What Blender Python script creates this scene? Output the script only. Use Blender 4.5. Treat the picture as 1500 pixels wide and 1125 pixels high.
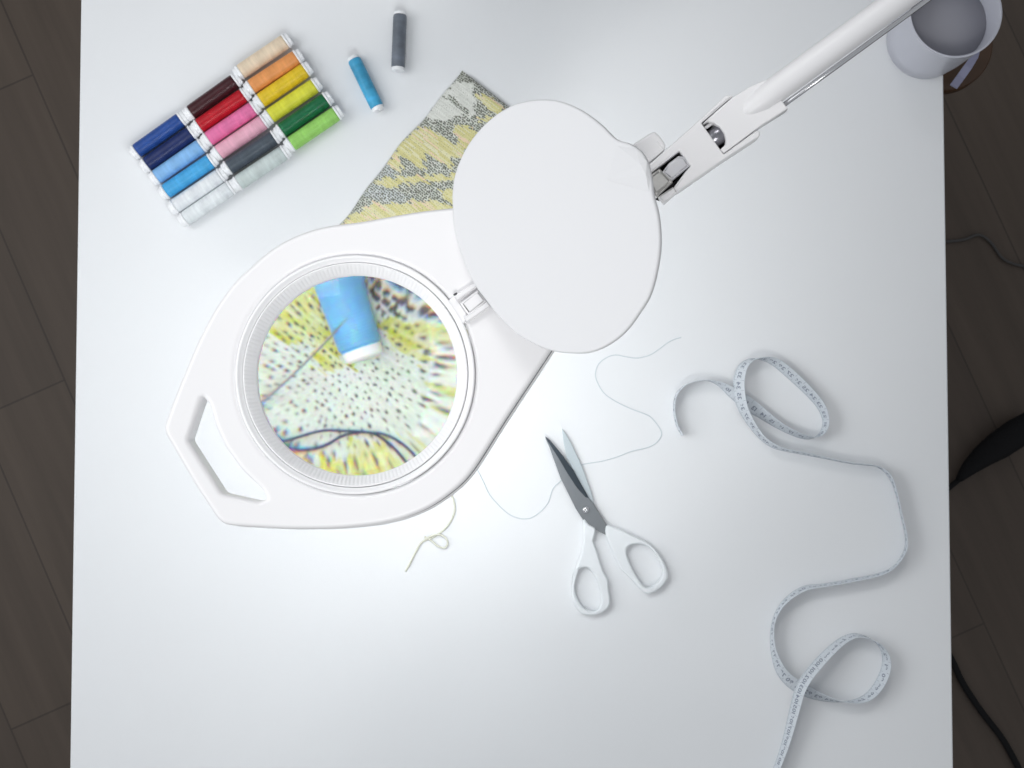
import bpy, bmesh, math, random
import numpy as np
from mathutils import Vector, Matrix
random.seed(7)
rng = np.random.default_rng(7)
for o in list(bpy.data.objects):
    bpy.data.objects.remove(o)
SC = bpy.context.scene
COL = SC.collection

# ------------------------------------------------------------------ camera
H = 1.20                      # camera height above the table top (table top is z = 0)
TILT = math.radians(2.4)
FOCAL = 45.0
FPX = 1500 * FOCAL / 36.0
cam_d = bpy.data.cameras.new('camera')
cam_d.lens = FOCAL
cam_d.sensor_width = 36.0
cam_d.clip_start = 0.05
cam_d.clip_end = 50
cam = bpy.data.objects.new('camera', cam_d)
COL.objects.link(cam)
cam.location = (0, -H * math.tan(TILT), H)
cam.rotation_euler = (TILT, 0, 0)
SC.camera = cam
cam_d.dof.use_dof = True
cam_d.dof.focus_distance = 0.85
cam_d.dof.aperture_fstop = 30.0

# ------------------------------------------------------------------ world and lights
W = bpy.data.worlds.new('World')
SC.world = W
W.use_nodes = True
bg = W.node_tree.nodes['Background']
bg.inputs[0].default_value = (0.93, 0.96, 1.0, 1)
bg.inputs[1].default_value = 0.37


def area(name, loc, target, sx, sy, power, color):
    d = bpy.data.lights.new(name, 'AREA')
    d.shape = 'RECTANGLE'
    d.size, d.size_y = sx, sy
    d.energy = power
    d.color = color
    o = bpy.data.objects.new(name, d)
    COL.objects.link(o)
    o.location = loc
    o.rotation_euler = (Vector(target) - Vector(loc)).to_track_quat('-Z', 'Y').to_euler()
    return o


WIN = area('window_softbox', (-1.2, 0.10, 1.05), (-0.1, 0.0, 0.1), 1.2, 1.0, 10.3, (0.97, 0.985, 1.0))
KEY = area('rear_softbox', (-0.25, 1.05, 1.5), (0.0, 0.03, 0.36), 0.8, 0.3, 0.28, (1.0, 0.99, 0.98))
KEY.data.spread = math.radians(34)
FRONT = area('front_fill', (0.05, -0.80, 1.6), (-0.03, 0.05, 0.36), 0.3, 0.3, 0.42, (1.0, 0.99, 0.98))  # added fill light, no real source, brightens the lamp head
FRONT.data.spread = math.radians(38)
LED_STRENGTH = 57.0
SC.view_settings.view_transform = 'Standard'
SC.view_settings.look = 'None'
SC.view_settings.exposure = 0.0
SC.view_settings.gamma = 1.0
SC.view_settings.use_curve_mapping = False
SC.render.engine = 'CYCLES'
SC.cycles.use_denoising = True
SC.cycles.max_bounces = 16
SC.cycles.transmission_bounces = 12
SC.cycles.sample_clamp_indirect = 6.0

# ------------------------------------------------------------------ measuring: photo pixel -> point on a real plane
RC = Matrix.Rotation(TILT, 3, 'X')
CAMP = Vector(cam.location)


def ray(px, py):
    return RC @ Vector(((px - 750) / FPX, -(py - 562.5) / FPX, -1.0))


def P(px, py, z=0.0):
    d = ray(px, py)
    return CAMP + d * ((z - CAMP.z) / d.z)


def PP(px, py, o, n):
    d = ray(px, py)
    return CAMP + d * ((o - CAMP).dot(n) / d.dot(n))


# ------------------------------------------------------------------ materials
def mat(name, color, rough=0.5, metal=0.0, spec=0.5, sheen=0.0, coat=0.0, noise=0.0, nscale=40, bump=0.0, bscale=200,
        trans=0.0, sss=0.0):
    m = bpy.data.materials.new(name)
    m.use_nodes = True
    nt = m.node_tree
    b = nt.nodes['Principled BSDF']
    b.inputs['Base Color'].default_value = (*color, 1)
    b.inputs['Roughness'].default_value = rough
    b.inputs['Metallic'].default_value = metal
    b.inputs['Specular IOR Level'].default_value = spec
    b.inputs['Sheen Weight'].default_value = sheen
    b.inputs['Coat Weight'].default_value = coat
    b.inputs['Transmission Weight'].default_value = trans
    if noise > 0:
        tc = nt.nodes.new('ShaderNodeTexCoord')
        n = nt.nodes.new('ShaderNodeTexNoise')
        n.inputs['Scale'].default_value = nscale
        n.inputs['Detail'].default_value = 5
        nt.links.new(tc.outputs['Object'], n.inputs['Vector'])
        mr = nt.nodes.new('ShaderNodeMapRange')
        mr.inputs['To Min'].default_value = 1 - noise
        mr.inputs['To Max'].default_value = 1 + noise
        nt.links.new(n.outputs['Fac'], mr.inputs['Value'])
        mx = nt.nodes.new('ShaderNodeMix')
        mx.data_type = 'RGBA'
        mx.blend_type = 'MULTIPLY'
        mx.inputs['Factor'].default_value = 1
        mx.inputs['A'].default_value = (*color, 1)
        nt.links.new(mr.outputs[0], mx.inputs['B'])
        nt.links.new(mx.outputs['Result'], b.inputs['Base Color'])
    if bump > 0:
        tc = nt.nodes.new('ShaderNodeTexCoord')
        n = nt.nodes.new('ShaderNodeTexNoise')
        n.inputs['Scale'].default_value = bscale
        n.inputs['Detail'].default_value = 4
        nt.links.new(tc.outputs['Object'], n.inputs['Vector'])
        bp = nt.nodes.new('ShaderNodeBump')
        bp.inputs['Strength'].default_value = bump
        bp.inputs['Distance'].default_value = 0.001
        nt.links.new(n.outputs['Fac'], bp.inputs['Height'])
        nt.links.new(bp.outputs[0], b.inputs['Normal'])
    return m


M = {}
M['table'] = mat('table_laminate', (0.80, 0.815, 0.83), 0.5, spec=0.3, noise=0.012, nscale=6, bump=0.06, bscale=600)
M['table_edge'] = mat('table_edge_band', (0.74, 0.75, 0.76), 0.5, spec=0.3)
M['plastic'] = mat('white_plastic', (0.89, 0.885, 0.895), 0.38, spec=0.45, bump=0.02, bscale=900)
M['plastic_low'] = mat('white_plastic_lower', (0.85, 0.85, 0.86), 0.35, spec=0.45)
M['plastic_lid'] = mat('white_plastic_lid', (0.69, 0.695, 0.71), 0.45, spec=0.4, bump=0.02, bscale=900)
M['ring'] = mat('ring_plastic', (0.92, 0.92, 0.93), 0.55, spec=0.3)
M['black'] = mat('black_rubber', (0.006, 0.006, 0.007), 0.7, spec=0.2)
M['dark_steel'] = mat('dark_steel', (0.10, 0.10, 0.11), 0.3, metal=0.9)
M['pivot'] = mat('pivot_steel', (0.30, 0.30, 0.33), 0.28, metal=0.9)
M['steel'] = mat('brushed_steel', (0.72, 0.71, 0.68), 0.30, metal=0.6, noise=0.12, nscale=300)
M['bright_steel'] = mat('polished_steel', (0.75, 0.76, 0.78), 0.24, metal=1.0)
M['blade'] = mat('scissor_blade', (0.22, 0.235, 0.25), 0.4, metal=0.7, noise=0.06, nscale=120)
M['blade_light'] = mat('scissor_blade_light', (0.50, 0.56, 0.59), 0.4, metal=0.4)
M['bevel'] = mat('ground_bevel', (0.05, 0.065, 0.08), 0.3, metal=0.6)
M['scissor_plastic'] = mat('scissor_plastic', (0.80, 0.83, 0.85), 0.4, spec=0.4)
M['tape'] = mat('tape_cloth', (0.62, 0.66, 0.70), 0.6, spec=0.25, noise=0.05, nscale=300)
M['print'] = mat('tape_print', (0.24, 0.27, 0.33), 0.7)
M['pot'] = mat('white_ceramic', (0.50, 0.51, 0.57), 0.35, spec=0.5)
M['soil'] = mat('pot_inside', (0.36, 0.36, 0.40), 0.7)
M['ribbon'] = mat('lavender_ribbon', (0.42, 0.43, 0.62), 0.5, sheen=0.3)
M['stool'] = mat('brown_wood', (0.06, 0.027, 0.010), 0.45, noise=0.4, nscale=25)
M['cable_grey'] = mat('grey_cable', (0.05, 0.047, 0.046), 0.5)
M['flange'] = mat('spool_flange', (0.86, 0.87, 0.89), 0.3, spec=0.5)
M['thread_pale'] = mat('pale_thread', (0.62, 0.68, 0.71), 0.8, sheen=0.3)
M['yarn_cream'] = mat('cream_yarn', (0.70, 0.70, 0.60), 0.9, sheen=0.4, bump=0.5, bscale=1500)
M['thread_navy'] = mat('navy_thread', (0.02, 0.035, 0.10), 0.6, sheen=0.2)
M['needle'] = mat('needle_steel', (0.27, 0.29, 0.31), 0.3, metal=0.5)


def emission(name, color, s):
    m = bpy.data.materials.new(name)
    m.use_nodes = True
    nt = m.node_tree
    nt.nodes.clear()
    e = nt.nodes.new('ShaderNodeEmission')
    e.inputs[0].default_value = (*color, 1)
    e.inputs[1].default_value = s
    out = nt.nodes.new('ShaderNodeOutputMaterial')
    nt.links.new(e.outputs[0], out.inputs[0])
    return m


M['led'] = emission('led_light', (0.93, 0.975, 1.0), LED_STRENGTH)


def lens_glass(split):
    """Clear glass whose three colours bend a little differently (dispersion)."""
    m = bpy.data.materials.new('lens_glass_upper' if split else 'lens_glass_lower')
    m.use_nodes = True
    nt = m.node_tree
    nt.nodes.clear()
    out = nt.nodes.new('ShaderNodeOutputMaterial')
    prev = None
    for c, ior in ((((1, 0, 0, 1), 1.4955), ((0, 1, 0, 1), 1.5), ((0, 0, 1, 1), 1.5045)) if split else (((1, 1, 1, 1), 1.5),)):
        g = nt.nodes.new('ShaderNodeBsdfGlass')
        g.inputs['Color'].default_value = c
        g.inputs['Roughness'].default_value = 0
        g.inputs['IOR'].default_value = ior
        if prev is None:
            prev = g
        else:
            a = nt.nodes.new('ShaderNodeAddShader')
            nt.links.new(prev.outputs[0], a.inputs[0])
            nt.links.new(g.outputs[0], a.inputs[1])
            prev = a
    nt.links.new(prev.outputs[0], out.inputs[0])
    return m


M['lens'] = lens_glass(True)
M['lens_low'] = lens_glass(False)


def thread_mat(name, color, blotch=0.0):
    """Wound thread: fine turns round the local X axis, satin sheen."""
    m = bpy.data.materials.new(name)
    m.use_nodes = True
    nt = m.node_tree
    b = nt.nodes['Principled BSDF']
    b.inputs['Roughness'].default_value = 0.30
    b.inputs['Specular IOR Level'].default_value = 0.32
    b.inputs['Sheen Weight'].default_value = 0.04
    tc = nt.nodes.new('ShaderNodeTexCoord')
    w = nt.nodes.new('ShaderNodeTexWave')
    w.wave_type = 'BANDS'
    w.bands_direction = 'X'
    w.inputs['Scale'].default_value = 320
    w.inputs['Distortion'].default_value = 2.0
    w.inputs['Detail'].default_value = 2
    nt.links.new(tc.outputs['Object'], w.inputs['Vector'])
    n = nt.nodes.new('ShaderNodeTexNoise')
    n.inputs['Scale'].default_value = 1.0
    n.inputs['Detail'].default_value = 4
    mp = nt.nodes.new('ShaderNodeMapping')
    mp.inputs['Scale'].default_value = (260, 60, 60) if not blotch else (95, 55, 55)
    nt.links.new(tc.outputs['Object'], mp.inputs['Vector'])
    nt.links.new(mp.outputs[0], n.inputs['Vector'])
    cr = nt.nodes.new('ShaderNodeMix')
    cr.data_type = 'RGBA'
    k = 0.72 - blotch
    cr.inputs['A'].default_value = (color[0] * k, color[1] * k, color[2] * k, 1)
    cr.inputs['B'].default_value = (*[min(1, c * (1.25 + blotch) + 0.01) for c in color], 1)
    nt.links.new(n.outputs['Fac'], cr.inputs['Factor'])
    nt.links.new(cr.outputs['Result'], b.inputs['Base Color'])
    bp = nt.nodes.new('ShaderNodeBump')
    bp.inputs['Strength'].default_value = 0.3
    bp.inputs['Distance'].default_value = 0.0003
    nt.links.new(w.outputs['Fac'], bp.inputs['Height'])
    nt.links.new(bp.outputs[0], b.inputs['Normal'])
    return m


# ------------------------------------------------------------------ builders
ORG = {}


def tag(o, label=None, cat=None, group=None, kind=None):
    if label: o['label'] = label
    if cat: o['category'] = cat
    if group: o['group'] = group
    if kind: o['kind'] = kind
    return o


def empty(name, loc, label, cat, group=None, rz=0.0):
    o = bpy.data.objects.new(name, None)
    COL.objects.link(o)
    o.location = loc
    o.rotation_euler = (0, 0, rz)
    o.empty_display_size = 0.02
    ORG[o.name] = Vector(loc)
    return tag(o, label, cat, group)


def mesh_obj(name, verts, faces, m, parent=None, smooth=True, flat_axis=None, local=False):
    """verts in world space (or in the parent's space when local)."""
    org = ORG.get(parent.name, Vector((0, 0, 0))) if (parent and not local) else Vector((0, 0, 0))
    me = bpy.data.meshes.new(name)
    me.from_pydata([tuple(Vector(v) - org) for v in verts], [], faces)
    me.update()
    if smooth:
        fl = [True] * len(me.polygons)
        if flat_axis is not None:
            for i, p in enumerate(me.polygons):
                if abs(p.normal.dot(flat_axis)) > 0.9995:
                    fl[i] = False
        me.polygons.foreach_set('use_smooth', fl)
    me.materials.append(m)
    o = bpy.data.objects.new(name, me)
    COL.objects.link(o)
    if parent:
        o.parent = parent
        ORG[o.name] = org if not local else Vector((0, 0, 0))
    return o


def crom(pts, n=6, closed=True):
    """Catmull-Rom through the points (any dimension)."""
    pts = [np.array(p, float) for p in pts]
    N = len(pts)
    out = []
    for i in range(N if closed else N - 1):
        p0 = pts[(i - 1) % N] if closed or i > 0 else 2 * pts[0] - pts[1]
        p1 = pts[i]
        p2 = pts[(i + 1) % N]
        p3 = pts[(i + 2) % N] if closed or i + 2 < N else 2 * pts[-1] - pts[-2]
        for k in range(n):
            t = k / n
            out.append(0.5 * (2 * p1 + (p2 - p0) * t + (2 * p0 - 5 * p1 + 4 * p2 - p3) * t * t
                              + (3 * p1 - p0 - 3 * p2 + p3) * t ** 3))
    if not closed:
        out.append(pts[-1])
    return out


def round_poly(pts, r, n=5):
    """Polygon with rounded corners (2D)."""
    out = []
    N = len(pts)
    for i in range(N):
        a, b, c = (np.array(pts[(i + k) % N], float)[:2] for k in (-1, 0, 1))
        u, v = a - b, c - b
        lu, lv = np.linalg.norm(u), np.linalg.norm(v)
        if lu < 1e-9 or lv < 1e-9:
            continue
        k = min(r, lu * 0.45, lv * 0.45)
        s, e = b + u / lu * k, b + v / lv * k
        for q in range(n + 1):
            t = q / n
            out.append((1 - t) ** 2 * s + 2 * t * (1 - t) * b + t * t * e)
    return out


def prism(name, loops, frame, t, bevel, m, parent=None, res=3):
    """Loops (outline first, then holes) are 2D in frame=(origin, ux, uy, n); the top lies on the frame's
    plane and the body goes down by t, edges rounded by bevel."""
    o, ux, uy, n = frame
    cu = bpy.data.curves.new('tmp', 'CURVE')
    cu.dimensions = '2D'
    cu.fill_mode = 'BOTH'
    bevel = min(bevel, t * 0.49)
    cu.extrude = t / 2 - bevel
    cu.bevel_depth = bevel
    cu.bevel_resolution = res
    cu.offset = -bevel
    for lp in loops:
        s = cu.splines.new('POLY')
        s.points.add(len(lp) - 1)
        for i, p in enumerate(lp):
            s.points[i].co = (p[0], p[1], 0, 1)
        s.use_cyclic_u = True
    ob = bpy.data.objects.new('tmp', cu)
    COL.objects.link(ob)
    dg = bpy.context.evaluated_depsgraph_get()
    me = bpy.data.meshes.new_from_object(ob.evaluated_get(dg))
    bm = bmesh.new()
    bm.from_mesh(me)
    bmesh.ops.remove_doubles(bm, verts=bm.verts, dist=1e-6)
    bmesh.ops.recalc_face_normals(bm, faces=bm.faces)
    verts = [o + ux * v.co.x + uy * v.co.y + n * (v.co.z - t / 2) for v in bm.verts]
    faces = [[v.index for v in f.verts] for f in bm.faces]
    bm.free()
    bpy.data.objects.remove(ob)
    bpy.data.curves.remove(cu)
    bpy.data.meshes.remove(me)
    return mesh_obj(name, verts, faces, m, parent, True, n)


def zframe(z):
    return (Vector((0, 0, z)), Vector((1, 0, 0)), Vector((0, 1, 0)), Vector((0, 0, 1)))


def to_frame(pxs, frame):
    o, ux, uy, n = frame
    out = []
    for p in pxs:
        w = PP(p[0], p[1], o, n) - o
        out.append((w.dot(ux), w.dot(uy)))
    return out


def px_prism(name, pxloops, frame, t, bevel, m, parent=None, res=3):
    return prism(name, [to_frame(l, frame) for l in pxloops], frame, t, bevel, m, parent, res)


def tube(name, pts, r, m, parent=None, seg=8, closed=False, cap=True, rads=None, local=False):
    pts = [Vector(p) for p in pts]
    N = len(pts)
    verts, faces = [], []
    up = Vector((0, 0, 1))
    for i, p in enumerate(pts):
        a = pts[i - 1] if i else pts[0]
        b = pts[i + 1] if i < N - 1 else pts[-1]
        t = (b - a)
        t = t.normalized() if t.length > 1e-9 else Vector((1, 0, 0))
        u = up if abs(t.dot(up)) < 0.95 else Vector((1, 0, 0))
        s = t.cross(u).normalized()
        w = s.cross(t).normalized()
        rr = rads[i] if rads is not None else r
        for k in range(seg):
            an = 2 * math.pi * k / seg
            verts.append(p + s * (math.cos(an) * rr) + w * (math.sin(an) * rr))
    for i in range(N - 1):
        for k in range(seg):
            k2 = (k + 1) % seg
            faces.append([i * seg + k, i * seg + k2, (i + 1) * seg + k2, (i + 1) * seg + k])
    if cap:
        faces.append(list(range(seg))[::-1])
        faces.append([(N - 1) * seg + k for k in range(seg)])
    return mesh_obj(name, verts, faces, m, parent, local=local)


def lathe(name, prof, frame, m, parent=None, seg=96, close=True, local=False, rib=None):
    """Profile [(r, h)] turned about frame's n through its origin. rib(r_index, angle) may add to r."""
    o, ux, uy, n = frame
    verts, faces = [], []
    K = len(prof)
    for s in range(seg):
        a = 2 * math.pi * s / seg
        d = ux * math.cos(a) + uy * math.sin(a)
        for j, (r, h) in enumerate(prof):
            rr, hh = (r, h) if rib is None else rib(j, s, r, h)
            verts.append(o + d * rr + n * hh)
    for s in range(seg):
        s2 = (s + 1) % seg
        for j in range(K if close else K - 1):
            j2 = (j + 1) % K
            faces.append([s * K + j, s2 * K + j, s2 * K + j2, s * K + j2])
    return mesh_obj(name, verts, faces, m, parent, local=local)


def sharp(o, deg=30):
    o.data.set_sharp_from_angle(angle=math.radians(deg))
    return o


def box(name, lo, hi, m, parent=None, bev=0.0):
    pts = [(lo[0], lo[1]), (hi[0], lo[1]), (hi[0], hi[1]), (lo[0], hi[1])]
    return prism(name, [pts], zframe(hi[2]), hi[2] - lo[2], bev, m, parent)


# ------------------------------------------------------------------ setting: floor and table
def floor_mat():
    m = bpy.data.materials.new('dark_plank_floor')
    m.use_nodes = True
    nt = m.node_tree
    b = nt.nodes['Principled BSDF']
    tc = nt.nodes.new('ShaderNodeTexCoord')
    mp = nt.nodes.new('ShaderNodeMapping')
    mp.inputs['Rotation'].default_value = (0, 0, math.radians(66))
    mp.inputs['Location'].default_value = (0.31, 0.045, 0)
    nt.links.new(tc.outputs['Object'], mp.inputs['Vector'])
    br = nt.nodes.new('ShaderNodeTexBrick')
    br.inputs['Scale'].default_value = 1.0
    br.inputs['Brick Width'].default_value = 0.9
    br.inputs['Row Height'].default_value = 0.14
    br.inputs['Mortar Size'].default_value = 0.0016
    br.inputs['Mortar Smooth'].default_value = 0.3
    br.inputs['Color1'].default_value = (0.087, 0.067, 0.054, 1)
    br.inputs['Color2'].default_value = (0.102, 0.078, 0.061, 1)
    br.inputs['Mortar'].default_value = (0.062, 0.048, 0.039, 1)
    nt.links.new(mp.outputs[0], br.inputs['Vector'])
    gp = nt.nodes.new('ShaderNodeMapping')
    gp.inputs['Scale'].default_value = (3, 45, 1)
    nt.links.new(mp.outputs[0], gp.inputs['Vector'])
    n = nt.nodes.new('ShaderNodeTexNoise')
    n.inputs['Scale'].default_value = 1.0
    n.inputs['Detail'].default_value = 6
    nt.links.new(gp.outputs[0], n.inputs['Vector'])
    mr = nt.nodes.new('ShaderNodeMapRange')
    mr.inputs['To Min'].default_value = 0.70
    mr.inputs['To Max'].default_value = 1.25
    nt.links.new(n.outputs['Fac'], mr.inputs['Value'])
    mx = nt.nodes.new('ShaderNodeMix')
    mx.data_type = 'RGBA'
    mx.blend_type = 'MULTIPLY'
    mx.inputs['Factor'].default_value = 1
    nt.links.new(br.outputs['Color'], mx.inputs['A'])
    nt.links.new(mr.outputs[0], mx.inputs['B'])
    nt.links.new(mx.outputs['Result'], b.inputs['Base Color'])
    b.inputs['Roughness'].default_value = 0.55
    b.inputs['Specular IOR Level'].default_value = 0.3
    return m


FZ = -0.74
fl = mesh_obj('floor', [(-4, -4, FZ), (4, -4, FZ), (4, 4, FZ), (-4, 4, FZ)], [[0, 1, 2, 3]], floor_mat(), smooth=False)
tag(fl, kind='structure')

xl = 0.5 * (P(118, 78).x + P(103, 1046).x)
xr = 0.5 * (P(1382, 78).x + P(1395, 1046).x)
table = empty('table', ((xl + xr) / 2, 0.02, FZ), 'white laminate work table that everything lies on', 'table')
ty0, ty1 = -0.46, 0.52
tp = round_poly([(xl, ty0), (xr, ty0), (xr, ty1), (xl, ty1)], 0.012)
prism('table_top', [tp], zframe(0.0), 0.026, 0.0015, M['table'], table)
for sx in (xl + 0.07, xr - 0.07):
    for sy in (ty0 + 0.07, ty1 - 0.07):
        prism('table_leg', [round_poly([(sx - .025, sy - .025), (sx + .025, sy - .025), (sx + .025, sy + .025), (sx - .025, sy + .025)], .006)],
              zframe(-0.026), 0.714, 0.002, M['table_edge'], table)

# ------------------------------------------------------------------ magnifier lamp
ZT = 0.370                                   # top of the lamp head
LC = P(520.3, 548.4, ZT)                     # lens centre on the head's top plane
lamp = empty('magnifier_lamp', (LC.x, LC.y, ZT - 0.03),
             'large white magnifying lamp with round lens and open lid, reaching over the table', 'magnifying lamp')
FT = zframe(ZT)
head_px = [(665, 306), (620, 311), (575, 318.5), (528.7, 326.7), (486, 332), (454, 340), (422, 353.3), (396.4, 369.3), (375, 387.5),
           (349.5, 411), (332.4, 432.3), (315.3, 457.9), (294, 498.4), (275.9, 540), (258.9, 582), (246.5, 616), (244, 626), (246.5, 637),
           (254.4, 651), (285.6, 704.4), (305.6, 735.6), (318.9, 755.6), (327.8, 764.4), (341, 769), (385.6, 772),
           (430, 773.8), (485.6, 773.3), (530, 770), (560, 766), (590, 759), (620, 747.5), (644, 734), (668, 716), (684, 700.5),
           (697, 683.5), (710, 663.5), (723.5, 642), (740, 616), (757, 590), (774, 564.5), (790.5, 539.5), (806.6, 515), (840, 462), (868, 410), (900, 350), (915, 305), (905, 272), (880, 258),
           (845, 262), (790, 283), (725, 298)]
# make the lower right flank straight and dense where the photo is straight
head_loop = [tuple(p) for p in crom(head_px, 5)]
hole_px = round_poly([(296.5, 580), (306.5, 592), (315.6, 624.4), (330, 655.6), (354.4, 689), (383, 716), (391, 731), (378, 735),
                      (325.6, 723.3), (275.2, 645)], 5, 4)
ring_r = 0.0777
circ = [(LC.x + (ring_r + 0.0003) * math.cos(2 * math.pi * i / 160), LC.y + (ring_r + 0.0003) * math.sin(2 * math.pi * i / 160)) for i in range(160)]
body = prism('housing', [to_frame(head_loop, zframe(ZT - 0.006)), circ, to_frame(hole_px, FT)], FT, 0.020, 0.0034, M['plastic'], lamp, res=6)
# lower shell, a touch wider, separated by a fine seam
FL = zframe(ZT - 0.0195)
low = to_frame(head_loop, zframe(ZT - 0.006))
cx = sum(p[0] for p in low) / len(low); cy = sum(p[1] for p in low) / len(low)


def offset_loop(lp, d):
    out = []
    N = len(lp)
    area_ = sum(lp[i][0] * lp[(i + 1) % N][1] - lp[(i + 1) % N][0] * lp[i][1] for i in range(N))
    sg = 1 if area_ > 0 else -1
    for i in range(N):
        a, c = np.array(lp[i - 1]), np.array(lp[(i + 1) % N])
        t = c - a
        t = t / (np.linalg.norm(t) + 1e-12)
        nrm = np.array((t[1], -t[0])) * sg
        out.append(tuple(np.array(lp[i]) + nrm * d))
    return out


hole_w = to_frame(hole_px, FT)
seam = prism('seam_shade_strip', [offset_loop(low, 0.0006), circ, offset_loop(hole_w, 0.0030)], zframe(ZT - 0.0190), 0.003, 0.0004, M['dark_steel'], lamp)
seam.data.materials[0] = mat('seam_shadow_gap', (0.16, 0.16, 0.17), 0.5)  # dark grey strip, coloured as the shadow line of the seam
prism('lower_shell', [offset_loop(low, 0.0020), circ, offset_loop(hole_w, 0.0036)], zframe(ZT - 0.0205), 0.011, 0.003, M['plastic_low'], lamp, res=4)

# lens ring: raised lip, fine groove, ribbed inner cone
fr = (Vector((LC.x, LC.y, ZT)), Vector((1, 0, 0)), Vector((0, 1, 0)), Vector((0, 0, 1)))
lip = [(0.0777, -0.010), (0.0777, 0.0006), (0.0772, 0.0014), (0.0764, 0.0016), (0.0757, 0.0012), (0.0752, 0.0003),
       (0.0741, -0.0002), (0.0735, -0.0008), (0.0734, -0.010)]
sharp(lathe('lens_bezel', lip, fr, M['ring'], lamp, 192), 50)
NR = 168
cone = [(0.0730, -0.012), (0.0730, -0.0006), (0.0727, -0.0001), (0.0722, 0.0002), (0.0718, -0.0002), (0.0704, -0.0019), (0.0676, -0.0057),
        (0.0662, -0.0074), (0.0658, -0.0080), (0.0658, -0.0275), (0.0777, -0.0275), (0.0777, -0.0245), (0.0672, -0.0245), (0.0672, -0.014)]


def rib(j, s, r, h):
    k = s % 6
    d = (0.0, 0.0002, 0.0003, 0.0003, 0.0002, 0.0)[k]
    return (r - d, h) if j in (4, 5, 6) else (r, h)


sharp(lathe('lens_ring', cone, fr, M['ring'], lamp, NR * 6, rib=rib), 50)
# the glass: a real biconvex lens
ZL = ZT - 0.0148
RCURV = 0.366
AP = 0.0662
ASPH, ASX, ASY = 34.0, -0.015, 0.011        # the right and lower rim bends light more than the middle
NRAD = 80
edge_t = 0.0015


def lens_h(x, y):
    r2 = x * x + y * y
    ra2 = (x - ASX) ** 2 + (y - ASY) ** 2
    return edge_t + math.sqrt(RCURV ** 2 - r2) - math.sqrt(RCURV ** 2 - AP ** 2) + ASPH / 4 * (0.083 ** 4 - ra2 * ra2)


def lens_mesh():
    o = Vector((LC.x, LC.y, ZL))
    verts, faces, seg = [], [], 200
    for sgn in (1, -1):
        base = len(verts)
        verts.append(o + Vector((0, 0, sgn * lens_h(0, 0))))
        for i in range(1, NRAD + 1):
            r = AP * i / NRAD
            for k in range(seg):
                a = 2 * math.pi * k / seg
                x, y = r * math.cos(a), r * math.sin(a)
                verts.append(o + Vector((x, y, sgn * lens_h(x, y))))
        for k in range(seg):
            f = [base, base + 1 + k, base + 1 + (k + 1) % seg]
            faces.append(f if sgn > 0 else f[::-1])
        for i in range(NRAD - 1):
            for k in range(seg):
                a, b2 = base + 1 + i * seg + k, base + 1 + i * seg + (k + 1) % seg
                f = [a, a + seg, b2 + seg, b2]
                faces.append(f if sgn > 0 else f[::-1])
    t0, b0 = 1 + (NRAD - 1) * seg, (1 + NRAD * seg) + 1 + (NRAD - 1) * seg
    for k in range(seg):
        k2 = (k + 1) % seg
        faces.append([t0 + k, b0 + k, b0 + k2, t0 + k2])
    ob = mesh_obj('lens', verts, faces, M['lens'], lamp)
    ob.data.materials.append(M['lens_low'])
    half = seg + (NRAD - 1) * seg
    for i, p in enumerate(ob.data.polygons):
        if half <= i < 2 * half:
            p.material_index = 1
    return sharp(ob, 50)


lens_mesh()
# light ring under the head
led_frame = (Vector((LC.x, LC.y, ZT - 0.0320)), Vector((1, 0, 0)), Vector((0, 1, 0)), Vector((0, 0, 1)))
lathe('led_ring', [(0.069, 0.0), (0.069, 0.001), (0.0765, 0.001), (0.0765, 0.0)], led_frame, M['led'], lamp, 64)

# lid, swung open on its hinge and tilted up towards the arm
hp = P(695, 425, ZT + 0.012)
ax = Vector((0.13, -0.99, 0)).normalized()
perp = Vector((0.99, 0.13, 0)).normalized()
TL = math.radians(34)
lux = (perp * math.cos(TL) + Vector((0, 0, 1)) * math.sin(TL)).normalized()
luy = -ax
ln = lux.cross(luy).normalized()
if ln.z < 0: ln = -ln
LF = (hp, lux, luy, ln)
lid_px = [(665, 308), (664.5, 281), (670, 250), (686, 215), (707.6, 187), (732.5, 165.6), (761, 151.3), (793, 146), (823, 149), (853.4, 162),
          (882, 183), (903.3, 203.5), (924, 211), (941, 223), (950.3, 240.3), (955, 262), (958.4, 286.5), (965.5, 315), (968.6, 350.6),
          (965.5, 386), (955, 428.8), (938.8, 457.3), (917.5, 485.7), (892.6, 505.3), (867.7, 516), (842.8, 518), (810.7, 514.2),
          (786, 505), (759, 489), (736, 468), (716, 443), (693.4, 411), (675.6, 368.3), (666.7, 333)]
lid_loop = [tuple(p) for p in crom(lid_px, 5)]
LFM = (hp - ln * 0.002, lux, luy, ln)
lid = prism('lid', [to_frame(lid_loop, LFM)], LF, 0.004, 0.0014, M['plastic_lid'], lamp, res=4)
# raised finger tab with two facets on the lid's far side
def lidp(px, py, w): return PP(px, py, hp + ln * w, ln)
wv = [lidp(889, 264, 0.0001), lidp(905, 214, 0.0001), lidp(932, 219, 0.0001), lidp(947.5, 236, 0.0001), lidp(951, 262, 0.0001), lidp(951, 281, 0.0001),
      lidp(938, 240, 0.0020), lidp(946, 256, 0.0017)]
mesh_obj('finger_tab', wv, [[0, 1, 6], [1, 2, 6], [2, 3, 6], [3, 4, 7, 6], [4, 5, 7], [5, 0, 7], [0, 6, 7]], M['plastic_lid'], lid, smooth=False)
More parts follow.
